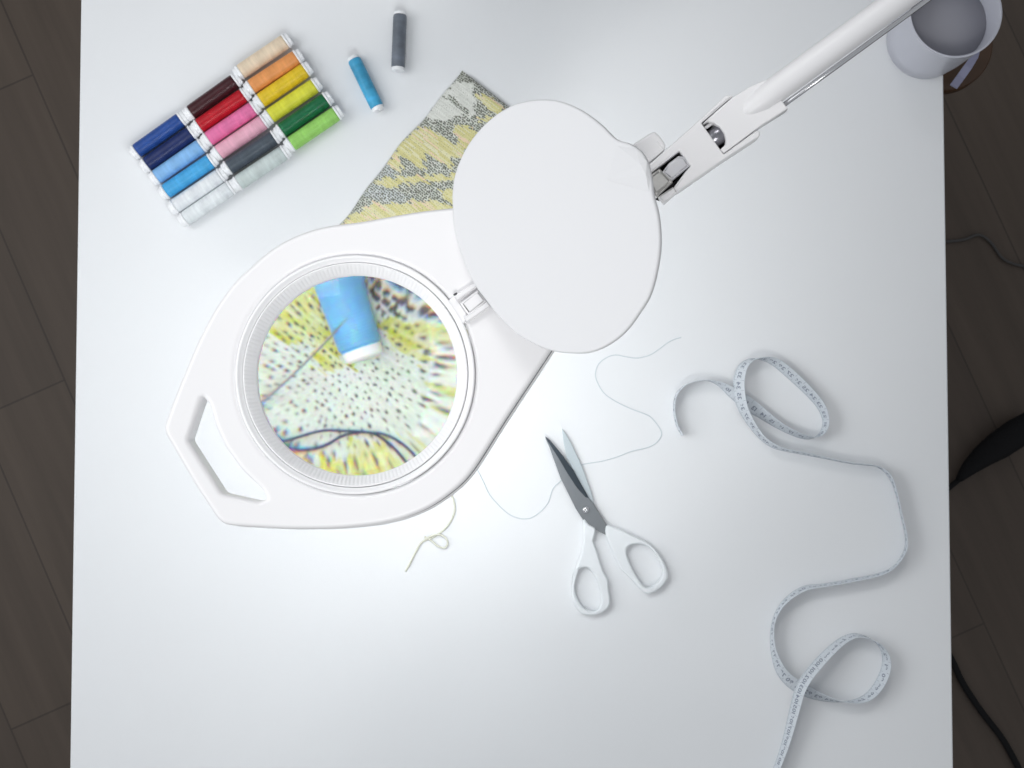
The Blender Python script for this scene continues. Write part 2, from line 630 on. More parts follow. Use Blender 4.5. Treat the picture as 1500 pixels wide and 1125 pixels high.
# hinge: two lugs on the housing, the lid's tongue between them, a dark pin
FH = zframe(ZT + 0.0062)
hinge = px_prism('hinge_base', [round_poly([(655.5, 441), (666, 433), (684, 462), (679.5, 474.5)], 1.5, 3)], zframe(ZT + 0.0012), 0.003, 0.0005, M['plastic'], lamp)
px_prism('hinge_lug', [round_poly([(664, 434), (699, 411.5), (703, 418), (668, 441)], 1.2, 3)], zframe(ZT + 0.0045), 0.006, 0.0008, M['plastic'], hinge)
px_prism('hinge_lug', [round_poly([(678.5, 466), (714, 441), (718.5, 449), (682, 474)], 1.2, 3)], zframe(ZT + 0.0045), 0.006, 0.0008, M['plastic'], hinge)
px_prism('hinge_tongue', [round_poly([(674, 444), (700, 424), (713, 441), (687, 462)], 2, 3)], zframe(ZT + 0.0042), 0.004, 0.0016, M['plastic'], lid)
pa, pb = P(666.5, 430, ZT + 0.0030), P(669.5, 435, ZT + 0.0030)
tube('hinge_pin', [pa + (pa - pb) * 0.02, pb], 0.0014, M['dark_steel'], hinge, 12)

# arm: bracket, joint, tube
A0 = P(960, 275, ZT - 0.004)
aux = Vector((0.81, 0.587, 0.10)).normalized()
auy = Vector((-0.587, 0.81, 0)).normalized()
an = aux.cross(auy).normalized()
def AF(w): return (A0 + an * w, aux, auy, an)
fork_px = [(948, 243), (1010, 188.5), (1064, 139), (1074, 140), (1027.5, 180), (1060, 225.5), (1108, 190.5), (1114, 193), (1113, 199.5),
           (1060, 234), (992.4, 281), (987, 274.5), (1003, 252.5), (1011, 243), (995, 221), (954, 252.5)]
fork = px_prism('bracket', [round_poly(fork_px, 1.6, 3)], AF(0.0), 0.018, 0.0012, M['plastic'], lamp)
px_prism('bracket_prong', [round_poly([(964, 288), (986, 273.5), (992.5, 281), (973, 298)], 1, 3)], AF(-0.004), 0.012, 0.001, M['plastic_low'], fork)
px_prism('slot_shade_block', [[(950, 252), (1000, 214), (1018, 243), (975, 297), (956, 290)]], AF(-0.014), 0.004, 0.0004, M['black'], fork)  # black block put in as the shade deep in the slot
px_prism('neck', [round_poly([(868, 300), (945, 250), (957, 256), (966, 270), (950, 284), (885, 332)], 3, 3)], AF(-0.008), 0.014, 0.003, M['plastic_low'], lamp)
# joint block: steel barrel across the slot
jb = px_prism('joint_block', [round_poly([(952, 256.5), (966.5, 246.5), (986, 266), (961, 288.5), (951, 272)], 1, 2)], AF(0.0018), 0.014, 0.0022, M['steel'], lamp, res=5)
px_prism('joint_tongue', [round_poly([(970, 252), (979.5, 239), (994, 228), (1003, 229.5), (1010.5, 242.5), (984, 264)], 1, 2)], AF(0.0014), 0.012, 0.0016, mat('joint_grey', (0.70, 0.70, 0.73), 0.35, metal=0.2), jb, res=4)
px_prism('joint_washer', [round_poly([(965, 284.5), (996, 259), (999.5, 262), (967, 288.5)], 0.6, 2)], AF(-0.005), 0.006, 0.0004, M['black'], jb)
# tightening knob behind the joint
px_prism('tension_knob', [round_poly([(926, 211), (958, 191.5), (966, 198), (976, 213), (971, 222), (948, 240)], 5, 4)], AF(-0.002), 0.012, 0.002, M['plastic'], lamp)
px_prism('knob_slot', [round_poly([(961, 207), (963, 206), (972, 219), (970.5, 220)], 0.4, 2)], AF(-0.0017), 0.002, 0.0002, M['plastic_low'], lamp)
# clevis that carries the arm tube, with its half-round cut-out
clev_px = [(1029.5, 181), (1050, 162), (1073, 142.5), (1098, 127), (1123, 115.5), (1147.5, 150), (1154.5, 159), (1110.6, 187), (1060.5, 224), (1055.5, 218.5),
           (1062.6, 211.7), (1063.5, 204.8), (1061, 195.5), (1054.5, 186), (1045.5, 180), (1037, 177.5)]
clev = px_prism('arm_clevis', [clev_px], AF(0.0015), 0.015, 0.001, M['plastic'], lamp)
px_prism('clevis_shade_block', [[(1026, 180), (1050, 162), (1074, 195), (1060, 226)]], AF(-0.011), 0.004, 0.0004, M['black'], clev)  # black backing standing in for the shade inside the cut-out
c0, c1 = PP(1042, 205, AF(-0.0078)[0], an), PP(1074, 182, AF(-0.0078)[0], an)
tube('pivot_barrel', [c0 - (c1 - c0) * 0.5, c1], 0.0064, M['pivot'], clev, 24)
c0, c1 = PP(1046, 212, AF(-0.0045)[0], an), PP(1068, 196, AF(-0.0045)[0], an)
c0, c1 = PP(1032, 188, AF(-0.004)[0], an), PP(1044, 180, AF(-0.004)[0], an)
tube('pivot_clip', [c0, c1], 0.0011, M['plastic'], clev, 8)
# tube
tw = -0.0020
t_in, t_mid, t_out = PP(1103, 156, AF(tw)[0], an), PP(1135, 132, AF(tw)[0], an), PP(1208, 79, AF(tw)[0], an)
d = (t_out - t_mid).normalized()
end = t_out + d * 0.55
tpts = [t_in - d * 0.010, t_in - d * 0.004, t_in + d * 0.006, t_mid, t_out, end]
tube('arm_tube', tpts, 0.0088, M['plastic'], lamp, 40, rads=[0.0025, 0.0055, 0.0081, 0.0088, 0.0088, 0.0088])
r0, r1 = PP(1126, 170, AF(-0.004)[0], an), PP(1243, 84.5, AF(-0.004)[0], an)
rd = (r1 - r0).normalized()
tube('arm_rod', [r0, r1, r1 + rd * 0.55], 0.0017, M['bright_steel'], lamp, 12)
px_prism('arm_end_cap', [round_poly([(1106, 183), (1143, 151), (1148, 150), (1154.5, 159), (1152, 161), (1112, 186)], 0.8, 2)], AF(-0.003), 0.010, 0.001, M['plastic_low'], clev)

# ------------------------------------------------------------------ thread spools in three rows
def spool_meshes():
    L, R = 0.0505, 0.0073
    seg = 36
    fr = (Vector((0, 0, 0)), Vector((0, 1, 0)), Vector((0, 0, 1)), Vector((1, 0, 0)))
    prof = [(0.004, -L / 2), (R - 0.0006, -L / 2), (R - 0.0001, -L / 2 + 0.0012)]
    prof += [(R - 0.00012 * (k % 2), -L / 2 + 0.0012 + (L - 0.0024) * k / 30) for k in range(1, 30)]
    prof += [(R - 0.0001, L / 2 - 0.0012), (R - 0.0006, L / 2), (0.004, L / 2)]
    fl = [(0.0022, 0.0), (R - 0.0004, 0.0), (R + 0.0003, 0.0006), (R + 0.0003, 0.0017), (R - 0.0004, 0.0023),
          (R - 0.0008, 0.0026), (R - 0.0010, 0.0052), (R - 0.0018, 0.0060), (0.0022, 0.0060)]
    return fr, prof, fl, L, R


SP_FR, SP_PROF, SP_FL, SP_L, SP_R = spool_meshes()
SPZ = SP_R + 0.0003
proto = {}


def make_spool(name, loc, rz, tmat, label, group, scale=1.0):
    r = empty(name, loc, label, 'thread spool', group, rz)
    if 'thread' not in proto:
        a = lathe('thread', SP_PROF, SP_FR, tmat, r, 36, local=True)
        proto['thread'] = a.data
        for s in (-1, 1):
            pr = [(q[0], s * (SP_L / 2 + q[1])) for q in SP_FL]
            f = sharp(lathe('flange', pr, SP_FR, M['flange'], r, 36, local=True), 40)
            proto['flange%d' % s] = f.data
    else:
        me = proto['thread'].copy()
        me.materials[0] = tmat
        a = bpy.data.objects.new('thread', me)
        COL.objects.link(a)
        a.parent = r
        for s in (-1, 1):
            f = bpy.data.objects.new('flange', proto['flange%d' % s])
            COL.objects.link(f)
            f.parent = r
    return r


def zpx(x, y): return (180 + x / 4.1676, 70 + y / 4.1676)
GR = 'thread spools lying in three rows'
rows = [
    [((85, 632), (355, 440), 'royal blue', (0.012, 0.062, 0.28), 'royal blue thread spool, outermost of the left row beside the navy one'),
     ((145, 715), (420, 520), 'navy', (0.005, 0.018, 0.105), 'navy blue thread spool between the royal blue and the pale blue ones'),
     ((205, 790), (478, 600), 'pale blue', (0.22, 0.46, 0.80), 'pale blue thread spool between the navy and the sky blue ones'),
     ((260, 880), (540, 690), 'sky blue', (0.055, 0.37, 0.72), 'bright sky blue thread spool beside the white ones'),
     ((310, 975), (605, 775), 'white', (0.76, 0.79, 0.86), 'white thread spool touching the sky blue one'),
     ((372, 1050), (665, 850), 'clear', (0.74, 0.78, 0.82), 'white thread spool at the end of the left row, nearest the magnifying lamp')],
    [((410, 400), (690, 200), 'maroon', (0.042, 0.003, 0.007), 'dark maroon thread spool beside the red one'),
     ((465, 480), (740, 290), 'red', (0.46, 0.001, 0.012), 'bright red thread spool between the maroon and the pink ones'),
     ((520, 560), (800, 370), 'hot pink', (0.78, 0.17, 0.38), 'hot pink thread spool next to the red one'),
     ((580, 645), (865, 450), 'light pink', (0.85, 0.42, 0.53), 'light pink thread spool next to the dark grey one'),
     ((640, 735), (930, 545), 'dark grey', (0.060, 0.078, 0.10), 'dark slate grey thread spool in the middle row'),
     ((705, 825), (985, 640), 'pale grey', (0.56, 0.63, 0.62), 'pale grey green thread spool at the end of the middle row')],
    [((715, 150), (995, -40), 'cream', (0.80, 0.65, 0.48), 'cream thread spool beside the orange one'),
     ((785, 240), (1060, 60), 'orange', (0.80, 0.32, 0.10), 'light orange thread spool between the cream and the yellow ones'),
     ((840, 325), (1115, 135), 'yellow', (0.78, 0.55, 0.02), 'golden yellow thread spool between the orange and the lime ones'),
     ((895, 420), (1175, 230), 'lime', (0.72, 0.72, 0.05), 'lime yellow thread spool beside the dark green one'),
     ((965, 510), (1245, 315), 'dark green', (0.001, 0.125, 0.042), 'dark green thread spool between the lime yellow and the light green ones'),
     ((1025, 590), (1305, 400), 'light green', (0.30, 0.62, 0.13), 'light green thread spool at the end of the right row')]]
for row in rows:
    for l, rr, nm, col, lab in row:
        a, b = P(*zpx(*l), SPZ), P(*zpx(*rr), SPZ)
        c = (a + b) / 2
        make_spool('thread_spool', (c.x, c.y, SPZ), math.atan2(b.y - a.y, b.x - a.x), thread_mat(nm.replace(' ', '_') + '_thread', col), lab, GR)

# loose slim bobbins of embroidery thread
BL, BR = 0.050, 0.0066


def make_bobbin(loc, direction, tmat, label):
    """Local X runs from the open end to the capped end."""
    r = empty('bobbin', loc, label, 'bobbin', 'loose slim bobbins')
    r.rotation_euler = Vector(direction).to_track_quat('X', 'Z').to_euler()
    fr_ = (Vector((0, 0, 0)), Vector((0, 1, 0)), Vector((0, 0, 1)), Vector((1, 0, 0)))
    pr = [(0.003, -BL / 2)] + [(BR - 0.00025 * abs(math.sin(k * 1.3)) - (0.0006 if k in (0, 40) else 0), -BL / 2 + BL * k / 40) for k in range(41)] + [(0.003, BL / 2)]
    lathe('thread', pr, fr_, tmat, r, 40, local=True)
    for s in (-1, 1):
        cp = [(0.0016, s * BL / 2), (BR - 0.0008, s * BL / 2), (BR - 0.0006, s * (BL / 2 + 0.0006)), (BR - 0.0010, s * (BL / 2 + 0.0028)),
              (BR - 0.0018, s * (BL / 2 + 0.0034)), (0.0016, s * (BL / 2 + 0.0034))]
        sharp(lathe('end_cap', cp, fr_, M['flange'], r, 36, local=True), 40)
    return r


a, b = P(517, 84, BR), P(552.5, 157, BR)
dd = (b - a).normalized()
c = b - dd * (BL / 2)
make_bobbin(c, dd, thread_mat('turquoise_thread', (0.05, 0.34, 0.57), 0.40), 'turquoise blue bobbin lying alone on the white table beside the spools')
a, b = P(584.5, 60, BR), P(583, 99, BR)
dd = (b - a).normalized()
c = b - dd * (BL / 2)
make_bobbin(c, dd, thread_mat('grey_thread', (0.13, 0.15, 0.18), 0.40), 'dark grey bobbin cut off by the top of the photo')

# ------------------------------------------------------------------ patterned cloth
CT = 0.008                               # cloth thickness
CA = P(676, 101, CT * 0.5)
e1 = (P(495, 328, CT * 0.5) - CA); La_v = e1.length; e1 = e1.normalized()
e2 = Vector((-e1.y, e1.x, 0))            # across
LA, WB = 0.352, 0.162


def inpoly(x, y, poly):
    ins = np.zeros(x.shape, bool)
    n = len(poly)
    for i in range(n):
        x1, y1 = poly[i]; x2, y2 = poly[(i + 1) % n]
        c_ = ((y1 > y) != (y2 > y)) & (x < (x2 - x1) * (y - y1) / (y2 - y1 + 1e-12) + x1)
        ins ^= c_
    return ins


def cl(pxy):
    """photo pixel on the cloth -> (along, across) in metres"""
    w = P(pxy[0], pxy[1], CT) - CA
    return (w.dot(e1), w.dot(e2))


def z2(*pts): return [cl((480 + x / 4.166, 70 + y / 4.166)) for x, y in pts]
def to_px(w):
    q = RC.transposed() @ (Vector(w) - CAMP)
    return Vector((750 - FPX * q.x / q.z, 562.5 + FPX * q.y / q.z))


LPX = to_px((LC.x, LC.y, ZL))


def through_lens(q):
    """where on the photo, without the lens, the point seen at q would appear"""
    D, dd_ = H - ZL, ZL - CT
    off = q - LPX
    m = D / FPX
    x, y = off.x * m, -off.y * m
    ax_, ay_ = x - ASX, y - ASY
    ra2 = ax_ * ax_ + ay_ * ay_
    ox = x * (1 + dd_ / D) - dd_ * (x / RCURV + ASPH * ra2 * ax_)
    oy = y * (1 + dd_ / D) - dd_ * (y / RCURV + ASPH * ra2 * ay_)
    g = 1 / ((1 + dd_ / D) * m)
    if off.length > 175:
        return LPX + off * 0.3
    return LPX + Vector((ox * g, -oy * g))


def zl(*pts):
    """points seen through the lens (drawn back to where they lie on the cloth)"""
    out = []
    for x, y in pts:
        q = Vector((340 + x / 3.214, 370 + y / 3.214))
        q = through_lens(q)
        out.append(cl((q.x, q.y)))
    return out


def hash2(i, j, s=0):
    v = np.sin(i * 127.1 + j * 311.7 + s * 74.7) * 43758.5453
    return v - np.floor(v)


def make_cloth():
    STEP = 0.00045
    na, nb = int(LA / STEP), int(WB / STEP)
    A, B = np.meshgrid(np.linspace(0, LA, na), np.linspace(0, WB, nb), indexing='ij')
    # wobble of the outline, rounded corners and puffy edge
    r = CT
    rc = 0.012
    qx = np.abs(A - LA / 2) - (LA / 2 - rc)
    qy = np.abs(B - WB / 2) - (WB / 2 - rc)
    sd = np.hypot(np.maximum(qx, 0), np.maximum(qy, 0)) + np.minimum(np.maximum(qx, qy), 0) - rc
    e = np.clip(-sd, 0, r)
    z = CT * np.sqrt(np.clip(1 - (1 - e / r) ** 2, 0, 1))
    # yarn rows jitter
    ra, rb = 0.00205, 0.00235
    row = np.floor(A / ra)
    off = hash2(row, 0 * row, 3) * rb * 0.6 + (row % 2) * rb * 0.5
    colm = np.floor((B + off) / rb)
    fa = A / ra - row - 0.5 + (hash2(row, colm, 1) - 0.5) * 0.5
    fb = (B + off) / rb - colm - 0.5 + (hash2(row, colm, 2) - 0.5) * 0.5
    # regions; ikat edges: each yarn row starts and stops a little differently
    jb = (hash2(row, np.floor(B / 0.02), 5) - 0.5) * 0.008
    ja = (hash2(np.floor(A / 0.0011), np.floor(B / 0.006), 6) - 0.5) * 0.0025
    X, Y = A + ja, B + jb
    reg = np.zeros(A.shape, int)            # 0 dark speckle, 1 yellow, 2 white, 3 grey
    tri = np.abs(((Y / 0.042) % 1) - 0.5) * 2
    band = np.floor((X + 0.020 * tri) / 0.017).astype(int) % 5
    reg[:] = np.array([1, 0, 1, 3, 0])[band]
    reg[inpoly(X, Y, z2((700, 0), (1250, 330), (900, 620), (860, 1060), (0, 1200), (-100, 1000)))] = 0
    def put(poly, k): reg[inpoly(X, Y, poly)] = k
    put(z2((770, 210), (870, 195), (895, 300), (895, 400), (800, 425), (650, 445), (590, 400), (650, 310), (700, 250)), 2)
    put(z2((700, 285), (780, 310), (860, 385), (840, 400), (760, 335), (700, 305)), 0)
    put(z2((900, 140), (960, 170), (1150, 320), (1100, 345), (1000, 250), (890, 170)), 3)
    put(z2((930, 160), (1000, 200), (1130, 310), (1110, 330), (990, 230)), 1)
    put(z2((900, 290), (980, 285), (1090, 370), (1060, 410), (960, 350)), 1)
    put(z2((920, 425), (1010, 405), (990, 450), (900, 440)), 1)
    put(z2((760, 460), (900, 500), (900, 600), (820, 640), (785, 560)), 1)
    put(z2((560, 470), (620, 490), (770, 590), (850, 620), (810, 690), (750, 655), (775, 750), (605, 645), (600, 758), (455, 665), (450, 765), (355, 705), (400, 640), (450, 585)), 1)
    put(z2((300, 740), (370, 710), (440, 770), (380, 800), (290, 800)), 3)
    put(z2((270, 800), (400, 790), (560, 785), (820, 770), (820, 815), (560, 820), (400, 850), (300, 835)), 1)
    put(z2((210, 880), (300, 840), (430, 880), (520, 900), (420, 940), (250, 920)), 3)
    put(z2((680, 880), (830, 850), (830, 990), (720, 930)), 1)
    put(z2((290, 950), (620, 930), (720, 950), (830, 1000), (600, 1080), (330, 1090), (20, 1160), (40, 1075), (190, 985), (260, 975)), 1)
    # under the lamp: bands go on, pale mint ground where the lens looks
    a0 = cl((500, 440))[0]
    put([(a0 - 0.03, -1), (a0 - 0.03, 1), (1, 1), (1, -1)], 1)
    put([(a0 - 0.012, -1), (a0 - 0.02, 1), (a0 - 0.01, 1), (a0 - 0.002, -1)], 0)
    put(zl((-700, 900), (-600, -200), (300, -500), (1100, -300), (1700, 300), (1800, 1200), (900, 1900), (-300, 1500)), 2)
    put(zl((300, -150), (440, 160), (480, 330), (570, 545), (430, 570), (380, 450), (210, 420), (60, 330), (0, 0)), 1)
    put(zl((600, -50), (1000, 0), (1250, 250), (960, 300), (820, 335), (640, 270)), 0)
    put(zl((640, 300), (830, 350), (1000, 320), (1300, 330), (1250, 440), (820, 490), (720, 430)), 1)
    put(zl((850, 590), (1045, 560), (1045, 700), (960, 720), (900, 660)), 1)
    put(zl((900, 760), (1040, 740), (1000, 850), (940, 850)), 1)
    put(zl((860, 500), (1045, 500), (1045, 530), (860, 520)), 0)
    put(zl((900, 705), (1040, 720), (1040, 740), (900, 730)), 0)
    put(zl((200, 890), (330, 880), (560, 930), (700, 890), (860, 900), (1000, 900), (900, 1150), (560, 1200), (250, 1150)), 1)
    # colours
    n1 = hash2(np.floor(A / 0.0012), np.floor((B + hash2(np.floor(A / 0.0012), 0 * A, 9) * 0.03) / 0.018), 7)
    n2 = hash2(row, colm, 8)
    yel = np.stack([0.62 + 0.12 * n1, 0.575 + 0.14 * n1, 0.27 + 0.28 * n1 ** 2], -1)
    pink = np.stack([0.78 + 0 * n1, 0.62 + 0 * n1, 0.45 + 0 * n1], -1)
    yel = np.where((n1 > 0.90)[..., None], pink, yel)
    whi = np.stack([0.64 + 0.12 * n1, 0.65 + 0.12 * n1, 0.60 + 0.12 * n1], -1)
    gry = np.stack([0.50 + 0.14 * n2, 0.53 + 0.14 * n2, 0.52 + 0.14 * n2], -1)
    spk = np.stack([0.50 + 0.2 * n2, 0.52 + 0.2 * n2, 0.46 + 0.2 * n2], -1)
    colr = np.where((reg == 1)[..., None], yel, np.where((reg == 2)[..., None], whi, np.where((reg == 3)[..., None], gry, spk)))
    bright = np.stack([0.58 + 0.09 * n1, 0.67 + 0.08 * n1, 0.58 + 0.10 * n1], -1)
    yelb = np.stack([0.50 + 0.12 * n1, 0.53 + 0.12 * n1, 0.05 + 0.30 * n1 ** 2], -1)
    INL = inpoly(A, B, zl((-900, 900), (-700, -300), (300, -700), (1200, -500), (1900, 300), (2000, 1300), (900, 2100), (-400, 1700)))
    yelb = yelb * (1 - 0.5 * n2[..., None] ** 2) + bright * (0.5 * n2[..., None] ** 2)
    colr = np.where((INL & (reg == 2))[..., None], bright, np.where((INL & (reg == 1))[..., None], yelb, colr))
    # dark colour in the mesh openings
    inl = inpoly(A, B, zl((-900, 900), (-700, -300), (300, -700), (1200, -500), (1900, 300), (2000, 1300), (900, 2100), (-400, 1700)))
    th = hash2(row, colm, 4)
    rad = np.select([reg == 0, reg == 1, reg == 2], [0.30 + 0.26 * th, 0.06 + 0.1 * th, 0.02 + 0.10 * th], 0.26 + 0.24 * th)
    rad = np.where(inl & (reg == 1), 0.10 + 0.20 * th, rad)
    rad = np.where(inl & (reg == 2), 0.08 + 0.18 * th, rad)
    rot = (hash2(row, colm, 11) - 0.5) * 1.2
    ua, ub = fa * np.cos(rot) - fb * np.sin(rot), fa * np.sin(rot) + fb * np.cos(rot)
    dist = np.hypot(ua * 1.25, ub * 0.85)
    k = np.clip((rad - dist) / 0.07 + 0.5, 0, 1)
    dark = np.stack([0.06 + 0.16 * th, 0.065 + 0.16 * th, 0.055 + 0.13 * th], -1)
    dark = np.where(inl[..., None], dark * 0.5, dark)
    colr = colr * (1 - k[..., None]) + dark * k[..., None]
    # relief: yarn rows and openings
    up = (e > 0.0008)
    z = z + up * (0.00022 * np.cos(2 * math.pi * A / ra) * np.cos(2 * math.pi * (B + off) / rb) - 0.00045 * k * (rad > 0.1))
    # slow waviness of the folded edge
    wob = 0.0012 * np.sin(A * 46) + 0.0008 * np.sin(A * 111 + 1)
    Bw = B + wob * (1 - 2 * B / WB)
    pos = np.empty(A.shape + (3,), np.float32)
    for i in range(3):
        pos[..., i] = CA[i] + e1[i] * A + e2[i] * Bw
    pos[..., 2] = np.maximum(z, 0.0003)
    idx = np.arange(na * nb).reshape(na, nb)
    q = np.stack([idx[:-1, :-1], idx[:-1, 1:], idx[1:, 1:], idx[1:, :-1]], -1).reshape(-1, 4)
    me = bpy.data.meshes.new('folded_cloth')
    me.vertices.add(na * nb)
    org = Vector((CA.x, CA.y, 0)) + e1 * (LA / 2) + e2 * (WB / 2)
    me.vertices.foreach_set('co', (pos.reshape(-1, 3) - np.array(org, np.float32)).ravel())
    me.loops.add(q.size)
    me.loops.foreach_set('vertex_index', q.ravel().astype(np.int32))
    me.polygons.add(len(q))
    me.polygons.foreach_set('loop_start', (np.arange(len(q)) * 4).astype(np.int32))
    me.update(calc_edges=True)
    me.polygons.foreach_set('use_smooth', np.ones(len(q), bool))
    at = me.color_attributes.new('weave', 'FLOAT_COLOR', 'POINT')
    at.data.foreach_set('color', np.concatenate([colr, np.ones(A.shape + (1,))], -1).astype(np.float32).ravel())
    m = bpy.data.materials.new('woven_cloth')
    m.use_nodes = True
    nt = m.node_tree
    b_ = nt.nodes['Principled BSDF']
    b_.inputs['Roughness'].default_value = 0.85
    b_.inputs['Specular IOR Level'].default_value = 0.15
    b_.inputs['Sheen Weight'].default_value = 0.2
    va = nt.nodes.new('ShaderNodeVertexColor')
    va.layer_name = 'weave'
    tc = nt.nodes.new('ShaderNodeTexCoord')
    no = nt.nodes.new('ShaderNodeTexNoise')
    no.inputs['Scale'].default_value = 1400
    no.inputs['Detail'].default_value = 3
    nt.links.new(tc.outputs['Object'], no.inputs['Vector'])
    mr = nt.nodes.new('ShaderNodeMapRange')
    mr.inputs['To Min'].default_value = 0.82
    mr.inputs['To Max'].default_value = 1.18
    nt.links.new(no.outputs['Fac'], mr.inputs['Value'])
    mx = nt.nodes.new('ShaderNodeMix')
    mx.data_type = 'RGBA'
    mx.blend_type = 'MULTIPLY'
    mx.inputs['Factor'].default_value = 1
    nt.links.new(va.outputs['Color'], mx.inputs['A'])
    nt.links.new(mr.outputs[0], mx.inputs['B'])
    nt.links.new(mx.outputs['Result'], b_.inputs['Base Color'])
    me.materials.append(m)
    if me.polygons[len(q) // 2].normal.z < 0:
        me.flip_normals()
    o = bpy.data.objects.new('folded_cloth', me)
    o.location = org
    COL.objects.link(o)
    return tag(o, 'folded yellow, grey and white zigzag patterned cloth lying under the magnifying lamp', 'cloth')


make_cloth()


# bobbin, needle and thread lying on the cloth under the lens
def lobj(x, y, z):
    q = Vector((340 + x / 3.214, 370 + y / 3.214))
    q = through_lens(q)
    return P(q.x, q.y, z)


bz = CT + BR
a, b = lobj(487, 85, bz), lobj(610, 452, bz)
dd = (b - a).normalized()
make_bobbin(b - dd * (BL / 2), dd, thread_mat('azure_thread', (0.12, 0.38, 0.68), 0.16), 'light blue bobbin lying on the patterned cloth, seen enlarged through the lens')
n0, n1 = lobj(552, 300, CT + 2 * BR + 0.0008), lobj(160, 728, CT + 0.0012)
npts = [n0 + (n1 - n0) * (k / 12) for k in range(13)]
nd = empty('needle', n1, 'thin steel sewing needle leaning on the light blue bobbin under the lens', 'needle')
tube('shaft', npts, 0.0003, M['needle'], nd, 10, rads=[0.00005, 0.0002] + [0.00034] * 9 + [0.00042, 0.0003])
ex = (n1 - n0).normalized()
side = Vector((0, 0, 1)).cross(ex).normalized()
eye = [n1 + ex * (0.0012 * (1 - math.cos(t)) ) + side * (0.00045 * math.sin(t)) for t in np.linspace(0, 2 * math.pi, 17)]
tube('eye', eye, 0.00016, M['needle'], nd, 6, cap=False)
tz = CT + 0.0006
th_pts = [(640, 835), (520, 832), (440, 830), (300, 855), (250, 835), (200, 790), (165, 728), (155, 722), (158, 745), (185, 800), (250, 850),
          (330, 888), (400, 895), (460, 882), (520, 852), (580, 838), (650, 836), (720, 870), (790, 940), (860, 1020), (950, 1120)]
tail = [(1000, 1080), (880, 980), (820, 905), (760, 855), (700, 838)]
full = [lobj(x, y, tz + (0.0009 if 4 <= i <= 9 else 0)) for i, (x, y) in enumerate(tail + th_pts)]
tube('navy_thread', [Vector(p) for p in crom([tuple(p) for p in full], 6, closed=False)], 0.00028, M['thread_navy'], None, 8)
tag(bpy.data.objects['navy_thread'], 'dark navy thread running from the needle eye over the patterned cloth', 'thread')

# ------------------------------------------------------------------ loose thread and yarn on the table
def path(pxs, z, n=6): return [Vector(p) for p in crom([tuple(P(x, y, z)) for x, y in pxs], n, closed=False)]


pale = [(998, 494), (988, 497), (978, 502), (966, 511), (954, 519), (942, 523), (930, 524.5), (914, 522), (902, 520), (890, 523), (877, 533), (872, 548), (876, 562),
        (886, 577), (902, 588), (920, 597), (938, 604), (952, 610), (962, 621), (969, 634), (964, 646), (950, 655), (925, 661), (905, 669),
        (880, 676), (855, 680), (838, 688), (822, 704), (810, 716), (802, 738), (786, 754), (772, 760), (756, 758), (740, 749), (718, 726), (708, 706), (700, 690),
        (690, 672), (672, 655), (640, 640)]
o = tube('loose_thread', path(pale, 0.0005), 0.00042, M['thread_pale'], None, 8)
tag(o, 'long pale grey blue thread curling over the white table under the scissors', 'thread')
cream = [(640, 700), (655, 714), (662, 726), (666, 744), (662, 760), (650, 776), (634, 787), (618, 794), (608, 810), (600, 826), (594, 837)]
loop_ = [(622, 790), (630, 786), (641, 783), (651, 786), (656, 794), (652, 802), (642, 800), (632, 792), (622, 786)]
yr = empty('yarn_scrap', P(630, 790, 0), 'short cream yarn scrap with a small loop below the magnifying lamp', 'yarn')
tube('strand', path(cream, 0.0010), 0.00095, M['yarn_cream'], yr, 10)
tube('loop', [p + Vector((0, 0, 0.0004 + 0.0016 * math.sin(math.pi * i / 48))) for i, p in enumerate(path(loop_, 0.0012))], 0.00085, M['yarn_cream'], yr, 10)

# ------------------------------------------------------------------ scissors
def s(*pts): return [(780 + x / 3.627, 610 + y / 3.627) for x, y in pts]
sc = empty('scissors', P(858, 746, 0), 'open scissors with steel blades and white plastic handles', 'scissors')
# handle loops are thick; blades sit a little above the table
hr_out = s((392, 583), (430, 588), (475, 604), (540, 638), (610, 672), (660, 715), (700, 775), (720, 838), (706, 885), (655, 930), (605, 942), (562, 912), (520, 862),
           (490, 832), (470, 812), (432, 735), (392, 640))
hr_in = s((512, 690), (500, 722), (512, 765), (545, 835), (590, 900), (620, 912), (660, 890), (692, 838), (680, 780), (640, 715), (595, 683), (550, 678))
hl_out = s((272, 548), (300, 575), (334, 598), (328, 640), (324, 664), (345, 725), (378, 828), (402, 865), (404, 910), (414, 985), (396, 1025), (350, 1052), (290, 1056), (242, 1034), (216, 985), (208, 905), (232, 805),
           (262, 715), (272, 640))
hl_in = s((232, 835), (222, 880), (232, 950), (268, 1015), (315, 1038), (352, 1022), (366, 975), (352, 900), (330, 845), (295, 805), (255, 808))
HZ = zframe(0.0085)
def sm(l): return [tuple(p) for p in crom(l, 4)]
px_prism('handle', [sm(hr_out), sm(hr_in)], HZ, 0.0082, 0.0020, M['scissor_plastic'], sc, res=5)
px_prism('handle', [sm(hl_out), sm(hl_in)], HZ, 0.0082, 0.0020, M['scissor_plastic'], sc, res=5)
b2 = s((157, 65), (170, 80), (205, 140), (262, 262), (312, 402), (330, 470), (300, 500), (262, 470), (285, 420), (230, 312), (180, 212), (165, 132))
px_prism('blade', [b2], zframe(0.0042), 0.0016, 0.0003, M['blade_light'], sc)
b1 = s((68, 105), (85, 122), (150, 198), (215, 285), (300, 435), (322, 458), (396, 578), (390, 630), (330, 600), (270, 552), (230, 490), (150, 330), (88, 160), (70, 120))
blade1 = px_prism('blade', [b1], zframe(0.0066), 0.0020, 0.0004, M['blade'], sc)
bv = s((70, 106), (95, 128), (155, 200), (217, 285), (300, 434), (282, 430), (238, 382), (190, 310), (140, 225), (92, 150), (72, 118))
px_prism('bevel', [bv], zframe(0.0069), 0.0006, 0.0002, M['bevel'], blade1)
